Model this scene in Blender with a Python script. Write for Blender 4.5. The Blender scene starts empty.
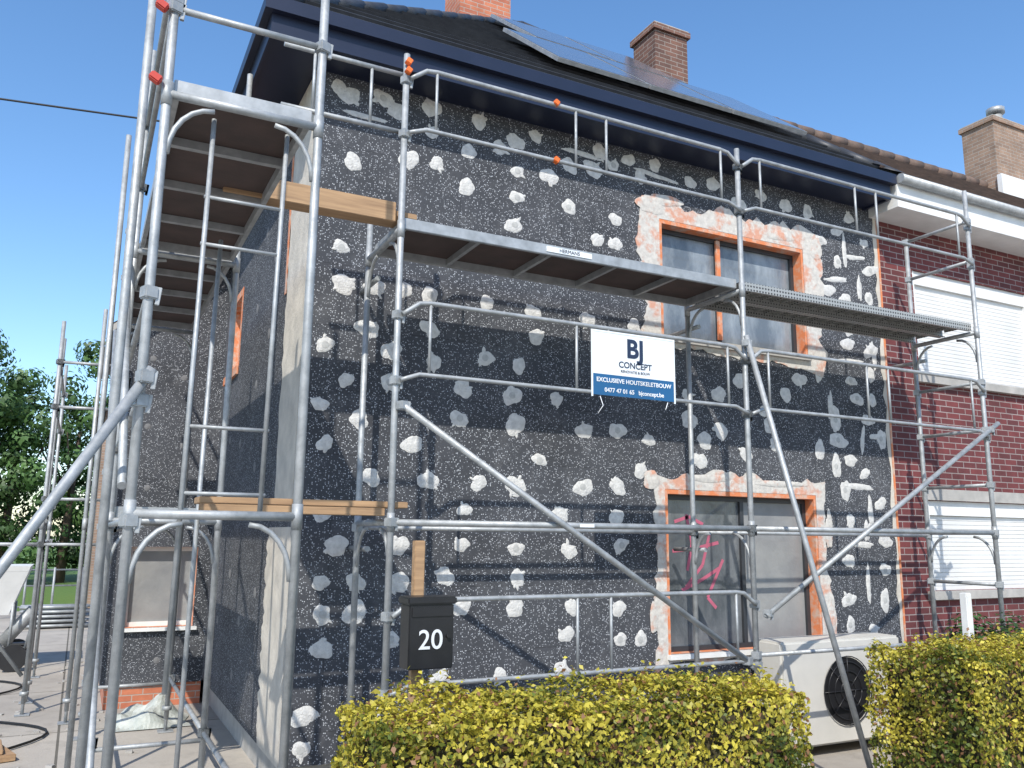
import bpy, bmesh, math, random
import numpy as np
from mathutils import Vector, Matrix
random.seed(7); rng=np.random.default_rng(7)
scene=bpy.context.scene; COL=bpy.context.collection
W=6.324; D=5.27; H=1.9

# ------------------------------------------------------------------ materials
def newmat(name):
    m=bpy.data.materials.new(name); m.use_nodes=True; nt=m.node_tree
    b=nt.nodes["Principled BSDF"]; return m,nt,b
def N(nt,t,**k):
    n=nt.nodes.new(t)
    for a,v in k.items():
        if a in n.inputs: n.inputs[a].default_value=v
        else: setattr(n,a,v)
    return n
def ramp(nt,src,stops):
    r=nt.nodes.new("ShaderNodeValToRGB"); e=r.color_ramp.elements
    while len(e)<len(stops): e.new(0.5)
    for i,(p,c) in enumerate(stops):
        e[i].position=p; e[i].color=(c[0],c[1],c[2],1) if not isinstance(c,(int,float)) else (c,c,c,1)
    nt.links.new(src,r.inputs[0]); return r.outputs[0]
def mix(nt,fac,a,b):
    m=nt.nodes.new("ShaderNodeMix"); m.data_type='RGBA'
    for s,v in ((m.inputs[0],fac),(m.inputs[6],a),(m.inputs[7],b)):
        if isinstance(v,bpy.types.NodeSocket): nt.links.new(v,s)
        elif isinstance(v,(int,float)): s.default_value=v
        else: s.default_value=(v[0],v[1],v[2],1)
    return m.outputs[2]
def pos(nt): return nt.nodes.new("ShaderNodeNewGeometry").outputs["Position"]
def wallvec(nt):
    s=N(nt,"ShaderNodeSeparateXYZ"); nt.links.new(pos(nt),s.inputs[0])
    a=N(nt,"ShaderNodeMath",operation='ADD'); nt.links.new(s.outputs[0],a.inputs[0]); nt.links.new(s.outputs[1],a.inputs[1])
    c=N(nt,"ShaderNodeCombineXYZ"); nt.links.new(a.outputs[0],c.inputs[0]); nt.links.new(s.outputs[2],c.inputs[1]); return c.outputs[0]
def noise(nt,scale,detail=4,rough=.55,vec=None):
    n=N(nt,"ShaderNodeTexNoise",Scale=scale,Detail=detail,Roughness=rough)
    nt.links.new(vec if vec else pos(nt),n.inputs["Vector"]); return n.outputs["Fac"]
def bump(nt,b,h,strength=.3,dist=.01):
    n=N(nt,"ShaderNodeBump",Strength=strength,Distance=dist); nt.links.new(h,n.inputs["Height"]); nt.links.new(n.outputs[0],b.inputs["Normal"])
def simple(name,c1,c2=None,scale=6,rough=.7,metal=0,bs=.2,bd=.005,bscale=60):
    m,nt,b=newmat(name)
    if c2 is None: c2=tuple(x*.75 for x in c1)
    f=ramp(nt,noise(nt,scale),[(.3,0.0),(.7,1.0)])
    nt.links.new(mix(nt,f,c1,c2),b.inputs["Base Color"]); b.inputs["Roughness"].default_value=rough; b.inputs["Metallic"].default_value=metal
    if bs: bump(nt,b,noise(nt,bscale),bs,bd)
    return m
def eps():
    m,nt,b=newmat("eps_insulation"); v=wallvec(nt)
    vo=N(nt,"ShaderNodeTexVoronoi",Scale=80.0); nt.links.new(v,vo.inputs["Vector"])
    sp=ramp(nt,vo.outputs["Distance"],[(.22,1.0),(.42,0.0)])
    sx=N(nt,"ShaderNodeSeparateColor"); nt.links.new(vo.outputs["Color"],sx.inputs[0])
    pick=ramp(nt,sx.outputs[0],[(.46,0.0),(.74,1.0)])
    mu=N(nt,"ShaderNodeMath",operation='MULTIPLY'); nt.links.new(sp,mu.inputs[0]); nt.links.new(pick,mu.inputs[1])
    br=N(nt,"ShaderNodeTexBrick",Scale=1.0); br.offset=.5
    br.inputs["Brick Width"].default_value=1.0; br.inputs["Row Height"].default_value=.5; br.inputs["Mortar Size"].default_value=.0025; br.inputs["Mortar Smooth"].default_value=.3
    br.inputs["Color1"].default_value=(.052,.055,.062,1); br.inputs["Color2"].default_value=(.060,.063,.071,1); br.inputs["Mortar"].default_value=(.033,.034,.038,1)
    nt.links.new(v,br.inputs["Vector"])
    big=ramp(nt,noise(nt,1.3,5,.6),[(.3,.8),(.7,1.3)])
    mm=N(nt,"ShaderNodeMix",data_type='RGBA',blend_type='MULTIPLY'); mm.inputs[0].default_value=1; nt.links.new(br.outputs["Color"],mm.inputs[6]); nt.links.new(big,mm.inputs[7])
    dust=ramp(nt,noise(nt,3.0,6,.7),[(.52,0.0),(.85,.3)])
    c0=mix(nt,dust,mm.outputs[2],(.28,.28,.28))
    c=mix(nt,mu.outputs[0],c0,(.50,.52,.55)); nt.links.new(c,b.inputs["Base Color"])
    b.inputs["Roughness"].default_value=.9; b.inputs["Specular IOR Level"].default_value=.25
    bump(nt,b,vo.outputs["Distance"],.25,.004); return m
EPS=eps()
DAB=simple("dried_mortar",(.66,.65,.62),(.46,.455,.44),22,.95,0,.9,.01,60)
DABC=simple("mortar_wet_centre",(.46,.46,.44),(.36,.36,.35),40,.95,0,.6,.006,90)
DOW=simple("grey_dowel_caps",(.20,.20,.20),(.14,.14,.145),40,.9,0,.6,.006,90)
PLAST=simple("base_plaster",(.62,.57,.49),(.44,.41,.36),5,.95,0,.6,.01,35)
def band():
    m,nt,b=newmat("plaster_and_primer")
    f=ramp(nt,noise(nt,5.5,5,.65),[(.49,0.0),(.62,.8)])
    g=ramp(nt,noise(nt,22,4),[(.3,(.60,.57,.52)),(.7,(.44,.42,.39))])
    nt.links.new(mix(nt,f,g,(.58,.25,.15)),b.inputs["Base Color"]); b.inputs["Roughness"].default_value=.95
    bump(nt,b,noise(nt,30),.7,.01); return m
BAND=band()
def primer():
    m,nt,b=newmat("orange_primer")
    f=ramp(nt,noise(nt,9,6,.7),[(.45,0.0),(.62,.8)])
    nt.links.new(mix(nt,f,(.62,.20,.08),(.50,.42,.35)),b.inputs["Base Color"]); b.inputs["Roughness"].default_value=.9
    bump(nt,b,noise(nt,30),.5,.006); return m
ORANGE=primer()
def galv():
    m,nt,b=newmat("galvanised_steel")
    f=noise(nt,9,6,.7); nt.links.new(ramp(nt,f,[(.3,(.25,.265,.27)),(.7,(.46,.475,.48))]),b.inputs["Base Color"])
    nt.links.new(ramp(nt,noise(nt,40),[(.3,.45),(.7,.7)]),b.inputs["Roughness"]); b.inputs["Metallic"].default_value=.45
    bump(nt,b,noise(nt,120),.12,.002); return m
GALV=galv()
ALU=simple("aluminium",(.46,.47,.47),(.31,.32,.32),12,.5,.5,.1)
PLY=simple("dark_plywood",(.085,.055,.048),(.05,.036,.032),5,.7,0,.2)
def perf():
    m,nt,b=newmat("perforated_steel")
    vo=N(nt,"ShaderNodeTexVoronoi",Scale=30.0,Randomness=0.0); nt.links.new(pos(nt),vo.inputs["Vector"])
    f=ramp(nt,vo.outputs["Distance"],[(.30,0.0),(.36,1.0)])
    nt.links.new(mix(nt,f,(.05,.05,.05),(.40,.40,.38)),b.inputs["Base Color"]); b.inputs["Roughness"].default_value=.5; b.inputs["Metallic"].default_value=.4
    bump(nt,b,f,.5,.004); return m
PERF=perf()
def wood():
    m,nt,b=newmat("plank_wood")
    mp=N(nt,"ShaderNodeMapping"); mp.inputs["Scale"].default_value=(2,30,30); nt.links.new(pos(nt),mp.inputs[0])
    nt.links.new(ramp(nt,noise(nt,1.5,6,.6,mp.outputs[0]),[(.3,(.44,.28,.15)),(.7,(.27,.165,.09))]),b.inputs["Base Color"]); b.inputs["Roughness"].default_value=.75; return m
WOOD=wood()
NAVY=simple("navy_fascia",(.010,.015,.034),(.014,.019,.042),3,.38,0,.05)
TILE=simple("black_tile",(.028,.030,.036),(.05,.053,.06),9,.5,0,.3)
BTILE=simple("brown_tile",(.17,.115,.09),(.09,.068,.057),7,.85,0,.4)
PVC=simple("anthracite_frame",(.03,.033,.038),(.04,.043,.048),5,.4,0,.05)
def brickm(name,c1,c2,mort,scale=1.0):
    m,nt,b=newmat(name); v=wallvec(nt)
    br=N(nt,"ShaderNodeTexBrick",Scale=1.0)
    br.inputs["Brick Width"].default_value=.22*scale; br.inputs["Row Height"].default_value=.07*scale; br.inputs["Mortar Size"].default_value=.006; br.inputs["Mortar Smooth"].default_value=.2; br.inputs["Bias"].default_value=-.2
    br.inputs["Color1"].default_value=(*c1,1); br.inputs["Color2"].default_value=(*c2,1); br.inputs["Mortar"].default_value=(*mort,1); nt.links.new(v,br.inputs["Vector"])
    big=ramp(nt,noise(nt,2.5,6,.7),[(.3,.7),(.7,1.25)])
    mm=N(nt,"ShaderNodeMix",data_type='RGBA',blend_type='MULTIPLY'); mm.inputs[0].default_value=1; nt.links.new(br.outputs["Color"],mm.inputs[6]); nt.links.new(big,mm.inputs[7])
    nt.links.new(mm.outputs[2],b.inputs["Base Color"]); b.inputs["Roughness"].default_value=.85
    iv=N(nt,"ShaderNodeInvert"); nt.links.new(br.outputs["Fac"],iv.inputs["Color"]); bump(nt,b,iv.outputs[0],.6,.008); return m
BRICK=brickm("red_brick",(.15,.035,.035),(.085,.024,.026),(.28,.23,.22))
BRICKO=brickm("orange_brick",(.50,.17,.09),(.38,.12,.07),(.4,.33,.28))
BRICKB=brickm("brown_brick",(.17,.085,.06),(.10,.055,.045),(.28,.24,.21))
BRICKT=brickm("tan_brick",(.30,.20,.14),(.22,.15,.11),(.35,.31,.27))
SHUT=simple("white_shutter",(.72,.72,.70),(.60,.60,.585),2,.5,0,.05)
WHITE=simple("white_paint",(.76,.76,.74),(.64,.64,.62),4,.5,0,.1)
CONC=simple("concrete_trim",(.42,.40,.37),(.30,.29,.27),6,.9,0,.4)
RED=simple("red_plastic",(.55,.05,.03),None,6,.5,0,0)
ORC=simple("orange_clip",(.85,.18,.03),None,6,.5,0,0)
def film(name,a,bb):
    m,nt,b=newmat(name)
    mp=N(nt,"ShaderNodeMapping"); mp.inputs["Scale"].default_value=(1,1,.45); nt.links.new(pos(nt),mp.inputs[0])
    n=noise(nt,3.2,6,.65,mp.outputs[0])
    nt.links.new(ramp(nt,n,[(.38,a),(.62,bb)]),b.inputs["Base Color"])
    b.inputs["Roughness"].default_value=.20; b.inputs["Coat Weight"].default_value=.5; bump(nt,b,n,.6,.04); return m
FILM=film("window_with_film",(.12,.14,.16),(.28,.31,.33))
FILMD=film("window_with_dark_film",(.07,.08,.09),(.17,.18,.19))
FILM2=simple("grey_film",(.29,.29,.28),(.20,.205,.21),3,.35,0,.5,.02,5)
def concrete():
    m,nt,b=newmat("concrete_paving")
    n1=ramp(nt,noise(nt,.6,8,.65),[(.3,(.46,.42,.36)),(.7,(.33,.30,.265))])
    st=ramp(nt,noise(nt,2.7,7,.7),[(.5,0.0),(.72,.55)])
    c=mix(nt,st,n1,(.21,.19,.165))
    br=N(nt,"ShaderNodeTexBrick",Scale=1.0); br.offset=.0
    br.inputs["Brick Width"].default_value=2.4; br.inputs["Row Height"].default_value=2.4; br.inputs["Mortar Size"].default_value=.012
    br.inputs["Color1"].default_value=(1,1,1,1); br.inputs["Color2"].default_value=(.9,.9,.9,1); br.inputs["Mortar"].default_value=(.3,.3,.28,1); nt.links.new(pos(nt),br.inputs["Vector"])
    mm=N(nt,"ShaderNodeMix",data_type='RGBA',blend_type='MULTIPLY'); mm.inputs[0].default_value=1; nt.links.new(c,mm.inputs[6]); nt.links.new(br.outputs["Color"],mm.inputs[7])
    nt.links.new(mm.outputs[2],b.inputs["Base Color"]); b.inputs["Roughness"].default_value=.9; bump(nt,b,noise(nt,45,6),.4,.01); return m
PAVE=concrete()
GRASS=simple("grass",(.12,.20,.04),(.07,.14,.03),8,.9,0,.6,.03,30)
def leafm(name):
    m,nt,b=newmat(name); a=N(nt,"ShaderNodeVertexColor",layer_name="Col"); nt.links.new(a.outputs[0],b.inputs["Base Color"]); b.inputs["Roughness"].default_value=.5
    t=N(nt,"ShaderNodeBsdfTranslucent"); nt.links.new(a.outputs[0],t.inputs[0])
    ms=N(nt,"ShaderNodeMixShader"); ms.inputs[0].default_value=.3; o=nt.nodes["Material Output"]
    nt.links.new(b.outputs[0],ms.inputs[1]); nt.links.new(t.outputs[0],ms.inputs[2]); nt.links.new(ms.outputs[0],o.inputs[0]); return m
LEAF=leafm("leaf")
CORE=simple("hedge_inner_twigs",(.040,.042,.016),(.06,.045,.022),20,1,0,.6,.03,40)
BARK=simple("bark",(.10,.07,.05),(.06,.045,.035),9,.9,0,.6)
BLACK=simple("black_metal",(.012,.012,.014),(.018,.018,.02),8,.35,0,.08)
BLUE=simple("sign_blue",(.012,.10,.24),(.015,.09,.21),3,.4,0,0)
SIGNW=simple("sign_white",(.72,.76,.78),(.66,.70,.72),3,.35,0,0)
NAVT=simple("sign_text_dark",(.015,.03,.07),None,3,.5,0,0)
LTXT=simple("sign_text_light",(.8,.82,.84),None,3,.5,0,0)
PINK=simple("pink_spray",(.50,.11,.18),(.36,.10,.14),9,.7,0,0)
HP=simple("heatpump_case",(.60,.58,.53),(.50,.49,.45),3,.45,0,.05)
def solar():
    m,nt,b=newmat("solar_glass"); b.inputs["Base Color"].default_value=(.13,.145,.17,1)
    b.inputs["Coat Weight"].default_value=1.0; b.inputs["Coat Roughness"].default_value=.12
    n=ramp(nt,noise(nt,3,3),[(.3,.22),(.7,.38)]); nt.links.new(n,b.inputs["Roughness"]); return m
SOLAR=solar()
CABLE=simple("black_cable",(.01,.01,.01),None,3,.6,0,0)
SACK=simple("plastic_sheet",(.50,.51,.47),(.33,.36,.33),7,.5,0,.6,.03,9)

# ------------------------------------------------------------------ mesh helpers
def empty(name,loc=(0,0,0)):
    o=bpy.data.objects.new(name,None); o.empty_display_size=.2; o.location=loc; COL.objects.link(o); return o
class Part:
    def __init__(s,name,mat,parent=None): s.n=name; s.m=mat; s.p=parent; s.bm=bmesh.new()
    def box(s,a,b,rot=None,bev=0):
        x0,y0,z0=a; x1,y1,z1=b
        v=[s.bm.verts.new(p) for p in ((x0,y0,z0),(x1,y0,z0),(x1,y1,z0),(x0,y1,z0),(x0,y0,z1),(x1,y0,z1),(x1,y1,z1),(x0,y1,z1))]
        fs=[s.bm.faces.new([v[i] for i in f]) for f in ((0,3,2,1),(4,5,6,7),(0,1,5,4),(1,2,6,5),(2,3,7,6),(3,0,4,7))]
        if rot is not None:
            c=Vector(((x0+x1)/2,(y0+y1)/2,(z0+z1)/2)); bmesh.ops.rotate(s.bm,verts=v,cent=c,matrix=rot)
        if bev:
            es=list({e for f in fs for e in f.edges}); bmesh.ops.bevel(s.bm,geom=es,offset=bev,segments=2,affect='EDGES')
        return s
    def poly(s,pts): 
        f=s.bm.faces.new([s.bm.verts.new(p) for p in pts]); return s
    def tube(s,p,q,r=.0225,seg=12,r2=None):
        p=Vector(p);q=Vector(q);d=(q-p).normalized(); a=d.orthogonal().normalized(); b=d.cross(a); r2=r if r2 is None else r2
        R=[];Q=[]
        for i in range(seg):
            t=2*math.pi*i/seg; o=a*math.cos(t)+b*math.sin(t); R.append(s.bm.verts.new(p+o*r)); Q.append(s.bm.verts.new(q+o*r2))
        for i in range(seg):
            f=s.bm.faces.new((R[i],R[(i+1)%seg],Q[(i+1)%seg],Q[i])); f.smooth=True
        s.bm.faces.new(R[::-1]); s.bm.faces.new(Q); return s
    def path(s,pts,r=.0225,seg=10):
        P=[Vector(p) for p in pts]; rings=[]; a=None
        for i,p in enumerate(P):
            d=(P[min(i+1,len(P)-1)]-P[max(i-1,0)]).normalized()
            a=d.orthogonal().normalized() if a is None else (a-d*a.dot(d)).normalized()
            b=d.cross(a); rings.append([s.bm.verts.new(p+(a*math.cos(2*math.pi*k/seg)+b*math.sin(2*math.pi*k/seg))*r) for k in range(seg)])
        for A,B in zip(rings,rings[1:]):
            for k in range(seg):
                f=s.bm.faces.new((A[k],A[(k+1)%seg],B[(k+1)%seg],B[k])); f.smooth=True
        s.bm.faces.new(rings[0][::-1]); s.bm.faces.new(rings[-1]); return s
    def done(s):
        bmesh.ops.recalc_face_normals(s.bm,faces=s.bm.faces)
        me=bpy.data.meshes.new(s.n); s.bm.to_mesh(me); s.bm.free(); me.materials.append(s.m)
        o=bpy.data.objects.new(s.n,me); COL.objects.link(o)
        if s.p: o.parent=s.p
        return o
def text(body,size,loc,mat,parent,name,rot=(math.pi/2,0,0),ext=.0008,sx=1,bold=0):
    c=bpy.data.curves.new(name,'FONT'); c.body=body; c.size=size; c.extrude=ext; c.align_x='CENTER'; c.align_y='CENTER'; c.offset=bold
    o=bpy.data.objects.new(name,c); o.location=loc; o.rotation_euler=rot; o.scale=(sx,1,1); c.materials.append(mat); COL.objects.link(o); o.parent=parent; return o

# ------------------------------------------------------------------ ground
g=Part("ground",PAVE); g.poly([(-250,-250,0),(250,-250,0),(250,350,0),(-250,350,0)]); g.done()
l=Part("lawn",GRASS); l.poly([(-60,24,.004),(40,24,.004),(40,120,.004),(-60,120,.004)]); l.done()

# ------------------------------------------------------------------ renovated house
X0,X1=1.39,7.85; YB=14.2; ZE=5.64
house=empty("insulated_house")
def wallgrid(part,rev,axis,plane,us,zs,holes,depth,inward):
    def P(u,d,z): return (u,plane+inward*d,z) if axis=='x' else (plane+inward*d,u,z)
    for i in range(len(us)-1):
        for j in range(len(zs)-1):
            uc=(us[i]+us[i+1])/2; zc=(zs[j]+zs[j+1])/2
            if any(h[0]<uc<h[1] and h[2]<zc<h[3] for h in holes): continue
            part.poly([P(us[i],0,zs[j]),P(us[i+1],0,zs[j]),P(us[i+1],0,zs[j+1]),P(us[i],0,zs[j+1])])
    for a,b,c,d in holes:
        for q in ([(a,c),(b,c)],[(b,c),(b,d)],[(b,d),(a,d)],[(a,d),(a,c)]):
            rev.poly([P(q[0][0],0,q[0][1]),P(q[1][0],0,q[1][1]),P(q[1][0],depth,q[1][1]),P(q[0][0],depth,q[0][1])])
UW=(4.80,6.63,3.80,4.92); LW=(4.80,6.63,.88,2.30); SW=(9.4,10.2,3.7,4.5)
fw=Part("front_insulation_wall",EPS,house); rv=Part("window_reveals",ORANGE,house)
wallgrid(fw,rv,'x',W,[X0,4.80,6.63,X1],[.28,.88,2.30,3.80,4.92,ZE],[UW,LW],.16,1)
wallgrid(fw,rv,'y',X0,[W,9.4,10.2,10.5],[.28,3.7,4.5,ZE],[SW],.16,1)
fw.box((X0+.003,10.5,.28),(X0+.1,YB,ZE)); fw.box((X0,YB-.1,.28),(X1,YB,ZE))
fw.poly([(X0,W,.28),(X1,W,.28),(X1,W+.2,.28),(X0,W+.2,.28)])
fw.box((X1-.1,W+.01,.28),(X1,YB-.1,ZE)); fw.done(); rv.done()
pl=Part("plinth",CONC,house); pl.box((X0+.09,W+.1,0),(X1-.09,YB-.2,.29)); pl.done()
def window(par,axis,plane,h,inward,mulls,glassmats,fr=.06,frm=PVC):
    a,b,c,d=h; dd=.11
    f=Part("window_frame",frm,par)
    def bx(p,u0,u1,z0,z1,y0,y1):
        y0,y1=sorted((plane+inward*y0,plane+inward*y1))
        if axis=='x': p.box((u0,y0,z0),(u1,y1,z1))
        else: p.box((y0,u0,z0),(y1,u1,z1))
    bx(f,a+.001,a+fr,c+.001,d-.001,dd,dd+.06); bx(f,b-fr,b-.001,c+.001,d-.001,dd,dd+.06)
    bx(f,a+fr,b-fr,c+.001,c+fr,dd,dd+.058); bx(f,a+fr,b-fr,d-fr,d-.001,dd,dd+.058)
    ms=[a+fr]+sum([[m-fr/2,m+fr/2] for m in mulls],[])+[b-fr]
    for m in mulls: bx(f,m-fr/2,m+fr/2,c+fr,d-fr,dd,dd+.056)
    f.done()
    for i in range(len(ms)//2):
        gp=Part("window_glass",glassmats[i],par); bx(gp,ms[2*i],ms[2*i+1],c+fr,d-fr,dd+.03,dd+.04); gp.done()
window(house,'x',W,UW,1,[5.58],[FILM,FILM],.045)
window(house,'x',W,LW,1,[5.78],[FILMD,FILM2],.045)
window(house,'y',X0,SW,1,[9.8],[FILM,FILM],frm=WHITE)
op=Part("orange_primer_strips",ORANGE,house)
for (a,b,c,d) in (UW,LW):
    op.box((a-.03,W-.006,c-.02),(a-.0,W+.0-.001,d+.04)); op.box((b,W-.006,c-.02),(b+.03,W-.001,d+.04)); op.box((a,W-.006,d),(b,W-.001,d+.04))
op.box((5.55,W+.085,3.86),(5.60,W+.108,4.90))
for y0,y1 in ((9.34,9.4),(10.2,10.26)): op.box((X0-.006,y0,3.6),(X0-.001,y1,4.58))
op.box((X0-.006,9.4,4.5),(X0-.001,10.2,4.58)); op.box((X0-.03,9.34,3.6),(X0-.002,10.26,3.69))
def ragged_band(par,h,wid,seed,name="plaster_band"):
    r=random.Random(seed); a,b,c,d=h; bm=Part(name,BAND,par); e=.031
    a-=e;b+=e;d+=.042;c-=.02
    inner=[];outer=[]; st=[1.0]
    def side(p0,p1,n,nrm,n0,n1):
        for i in range(n):
            t=i/n; x=p0[0]+(p1[0]-p0[0])*t; z=p0[1]+(p1[1]-p0[1])*t
            st[0]=max(.6,min(1.35,st[0]+r.uniform(-.25,.25)+.15*(1-st[0])))
            w=wid*st[0]; inner.append((x,z)); outer.append((x+(nrm[0])*w,z+nrm[1]*w))
    cn=wid*.95
    def corner(x,z,sx,sz): inner.append((x,z)); outer.append((x+sx*cn,z+sz*cn))
    corner(a,c,-1,-1); side((a+.0001,c),(b,c),34,(0,-.5),0,0); corner(b,c,1,-1); side((b,c+.0001),(b,d),28,(1,0),0,0); corner(b,d,1,1); side((b-.0001,d),(a,d),36,(0,1),0,0); corner(a,d,-1,1); side((a,d-.0001),(a,c),28,(-1,0),0,0)
    n=len(inner); y0=W-.004
    I=[bm.bm.verts.new((x,y0-.004,z)) for x,z in inner]; O=[bm.bm.verts.new((x,y0-.003,z)) for x,z in outer]; B=[bm.bm.verts.new((x,W-.0005,z)) for x,z in outer]
    for i in range(n):
        j=(i+1)%n; bm.bm.faces.new((I[i],I[j],O[j],O[i])); bm.bm.faces.new((O[i],O[j],B[j],B[i]))
    bm.done()
ragged_band(house,UW,.21,3); ragged_band(house,LW,.15,4)
rr=random.Random(11)
def blob(part,x,z,rx,rz,y,th=.006,n=16,ang=0,rnd=None,jit=.28,axis='x'):
    rnd=rnd or rr; c=math.cos(ang); s=math.sin(ang)
    ph=[rnd.random()*6.28 for _ in range(3)]
    def P(u,d,w): return (u,y-d,w) if axis=='x' else (y-d,u,w)
    O=[];I=[]
    for i in range(n):
        t=2*math.pi*i/n; k=1+jit*(.5*math.sin(2*t+ph[0])+.35*math.sin(3*t+ph[1])+.3*math.sin(5*t+ph[2]))*.8+jit*.35*(rnd.random()-.5)
        dx=rx*k*math.cos(t); dz=rz*k*math.sin(t)
        X=x+dx*c-dz*s; Z=z+dx*s+dz*c
        O.append(part.bm.verts.new(P(X,.0008,Z))); I.append(part.bm.verts.new(P(x+(X-x)*.8,th,z+(Z-z)*.8)))
    C=part.bm.verts.new(P(x,th*.8,z))
    for i in range(n):
        j=(i+1)%n
        for f in (part.bm.faces.new((O[i],O[j],I[j],I[i])),part.bm.faces.new((I[i],I[j],C))): f.smooth=True
pb=Part("primer_smears",BAND,house)
for x,z,a,b in ((4.66,5.08,.16,.09),(4.85,5.16,.2,.06),(6.35,5.06,.22,.05),(6.86,5.0,.08,.14),(4.62,2.42,.1,.08),(5.3,2.46,.3,.035),(6.2,2.44,.35,.03),(4.62,1.2,.05,.12),(6.82,2.0,.05,.2),(6.79,1.1,.05,.2)):
    blob(pb,x,z,a,b,W-.009,.004,20)
pb.done(); op.done()
si=Part("window_sills",CONC,house)
si.box((4.76,W-.05,3.735),(6.67,W+.10,3.795)); si.done()
si=Part("white_sill",WHITE,house); si.box((4.76,W-.05,.835),(6.67,W+.10,.876)); si.done()
cs=Part("corner_plaster",PLAST,house)
def ragstrip(axis,plane,u0,u1,z0,z1,amp,d=.004):
    n=40; L=[];R=[]
    for i in range(n+1):
        z=z0+(z1-z0)*i/n; L.append((u0,z)); R.append((u1+amp*(rr.random()-.5)*2,z))
    for i in range(n):
        q=[L[i],R[i],R[i+1],L[i+1]]
        cs.poly([((u,plane-d,z) if axis=='x' else (plane-d,u,z)) for u,z in q])
ragstrip('y',X0,W,7.0,2.05,5.6,.03); ragstrip('y',X0,W,7.15,.28,1.95,.06); ragstrip('x',W,X0-.004,X0+.035,.28,5.6,.012); ragstrip('x',W,X1,X1-.07,.28,5.6,.03)
cs.done()
oc=Part("corner_primer",ORANGE,house); oc.box((X1-.022,W-.011,.3),(X1+.004,W-.006,5.5)); oc.box((X0-.009,7.0,3.9),(X0-.005,7.06,5.2)); oc.done()
DABS=[(1.58,5.50),(1.67,5.44),(1.95,5.50),(2.07,5.41),(1.71,4.89),(2.40,5.52),(2.39,5.30),(2.84,5.50),(2.73,5.19),(2.73,4.87),(2.45,5.03),(3.21,5.40),(3.40,5.50),(3.22,4.87),(3.22,5.12),(3.20,4.61),(3.75,4.88),(4.10,5.50),(4.25,5.40),(4.01,5.32),(4.42,5.50),(4.56,5.36),(4.27,4.86),(4.26,4.61),(3.75,5.30),(5.17,5.42),(5.45,5.46),(1.66,4.14),(1.70,3.84),(1.95,3.85),(2.20,3.87),(2.42,3.86),(2.94,3.86),
(3.39,3.84),(3.95,3.84),(4.47,3.86),(2.41,3.58),(2.93,3.38),(3.26,3.34),(3.43,3.61),(1.74,3.08),(2.10,3.09),(2.11,3.36),(2.47,3.30),(2.73,3.10),(2.31,2.61),(2.71,2.85),(3.19,3.08),(3.22,2.83),(3.46,2.54),(3.61,3.08),(3.92,2.83),(4.26,2.85),(3.89,2.33),(4.25,2.34),(3.24,2.31),(2.89,2.33),(2.77,2.10),(1.61,2.58),(1.57,3.34),(1.99,2.33),(2.46,2.33),(1.72,1.82),(2.23,1.82),(2.74,1.82),(3.24,1.80),(3.74,1.79),(4.29,1.83),(3.66,2.08),(4.24,2.07),
(1.65,1.32),(1.88,1.33),(2.22,1.54),(2.61,1.59),(3.25,1.56),(2.75,1.34),(3.24,1.32),(3.77,1.31),(4.26,1.29),(3.71,1.09),(4.26,1.03),(1.64,1.08),(1.88,1.56),(1.61,1.55),(2.18,1.12),(1.54,.39),(1.56,.62),(4.47,1.02),(1.59,2.08),(1.54,2.87),(1.87,2.78),(1.90,3.50),(5.07,3.24),(5.09,3.00),(5.26,2.82),(6.04,3.17),(6.07,3.02),(6.31,3.35),(6.53,3.53),(6.82,3.61),(5.72,3.45),(5.46,3.28),(7.01,3.14),(7.03,2.93),(7.50,3.18),(6.76,2.81),(7.19,2.73),(6.15,2.83),(5.45,2.93),
(6.45,5.43),(6.10,5.46),(6.78,5.41),(6.94,5.12),(7.19,4.91),(7.01,4.56),(7.27,4.49),(7.69,4.89),(7.63,4.54),(7.50,4.18),(7.27,3.98),(7.27,3.59),(7.58,3.68),(7.59,3.40),(7.68,2.98),(7.09,2.41),(7.60,2.27),(7.14,2.10),(7.64,1.90),(7.10,1.69),(7.61,1.59),(7.04,1.30),(7.58,1.28),(7.05,1.05),(6.98,2.65),(4.52,3.34),(4.62,2.78),(4.50,2.50),(4.50,3.60),(5.75,2.71),(5.19,2.62),(2.6,.8),(3.1,.8),(3.7,.8),(2.1,.6),
(4.75,5.5),(5.8,5.3),(7.4,5.45),(7.2,5.25),(7.62,5.2),(7.3,4.2),(7.62,3.95),(7.35,3.4),(7.4,2.6),(7.38,2.0),(7.4,1.0),(3.05,5.3),(2.2,5.0),(3.55,5.15),(4.05,4.62)]
d1=Part("mortar_dabs",DAB,house); d2=Part("dowel_centres",DABC,house)
for i,(x,z) in enumerate(DABS):
    big=.060+.028*rr.random(); el=1.0
    if x>6.7: el=1.0+rr.random()*.8; big*=.9
    blob(d1,x+rr.uniform(-.015,.015),z+rr.uniform(-.01,.01),big*el*rr.uniform(.95,1.2),big*rr.uniform(.82,1.02),W,.005,28,rr.uniform(-.5,.5) if x<6.7 else rr.choice((0,1.5,.3)),jit=.26)
    for q in range(rr.choice((0,1,1,2,3))):
        a=rr.uniform(0,6.28); blob(d1,x+big*.8*math.cos(a),z+big*.8*math.sin(a),rr.uniform(.025,.045),rr.uniform(.01,.02),W-.0006,.004,12,a,jit=.3)
    if rr.random()<.35: blob(d2,x,z,.03,.03,W-.005,.002,12,0,jit=.08)
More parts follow.
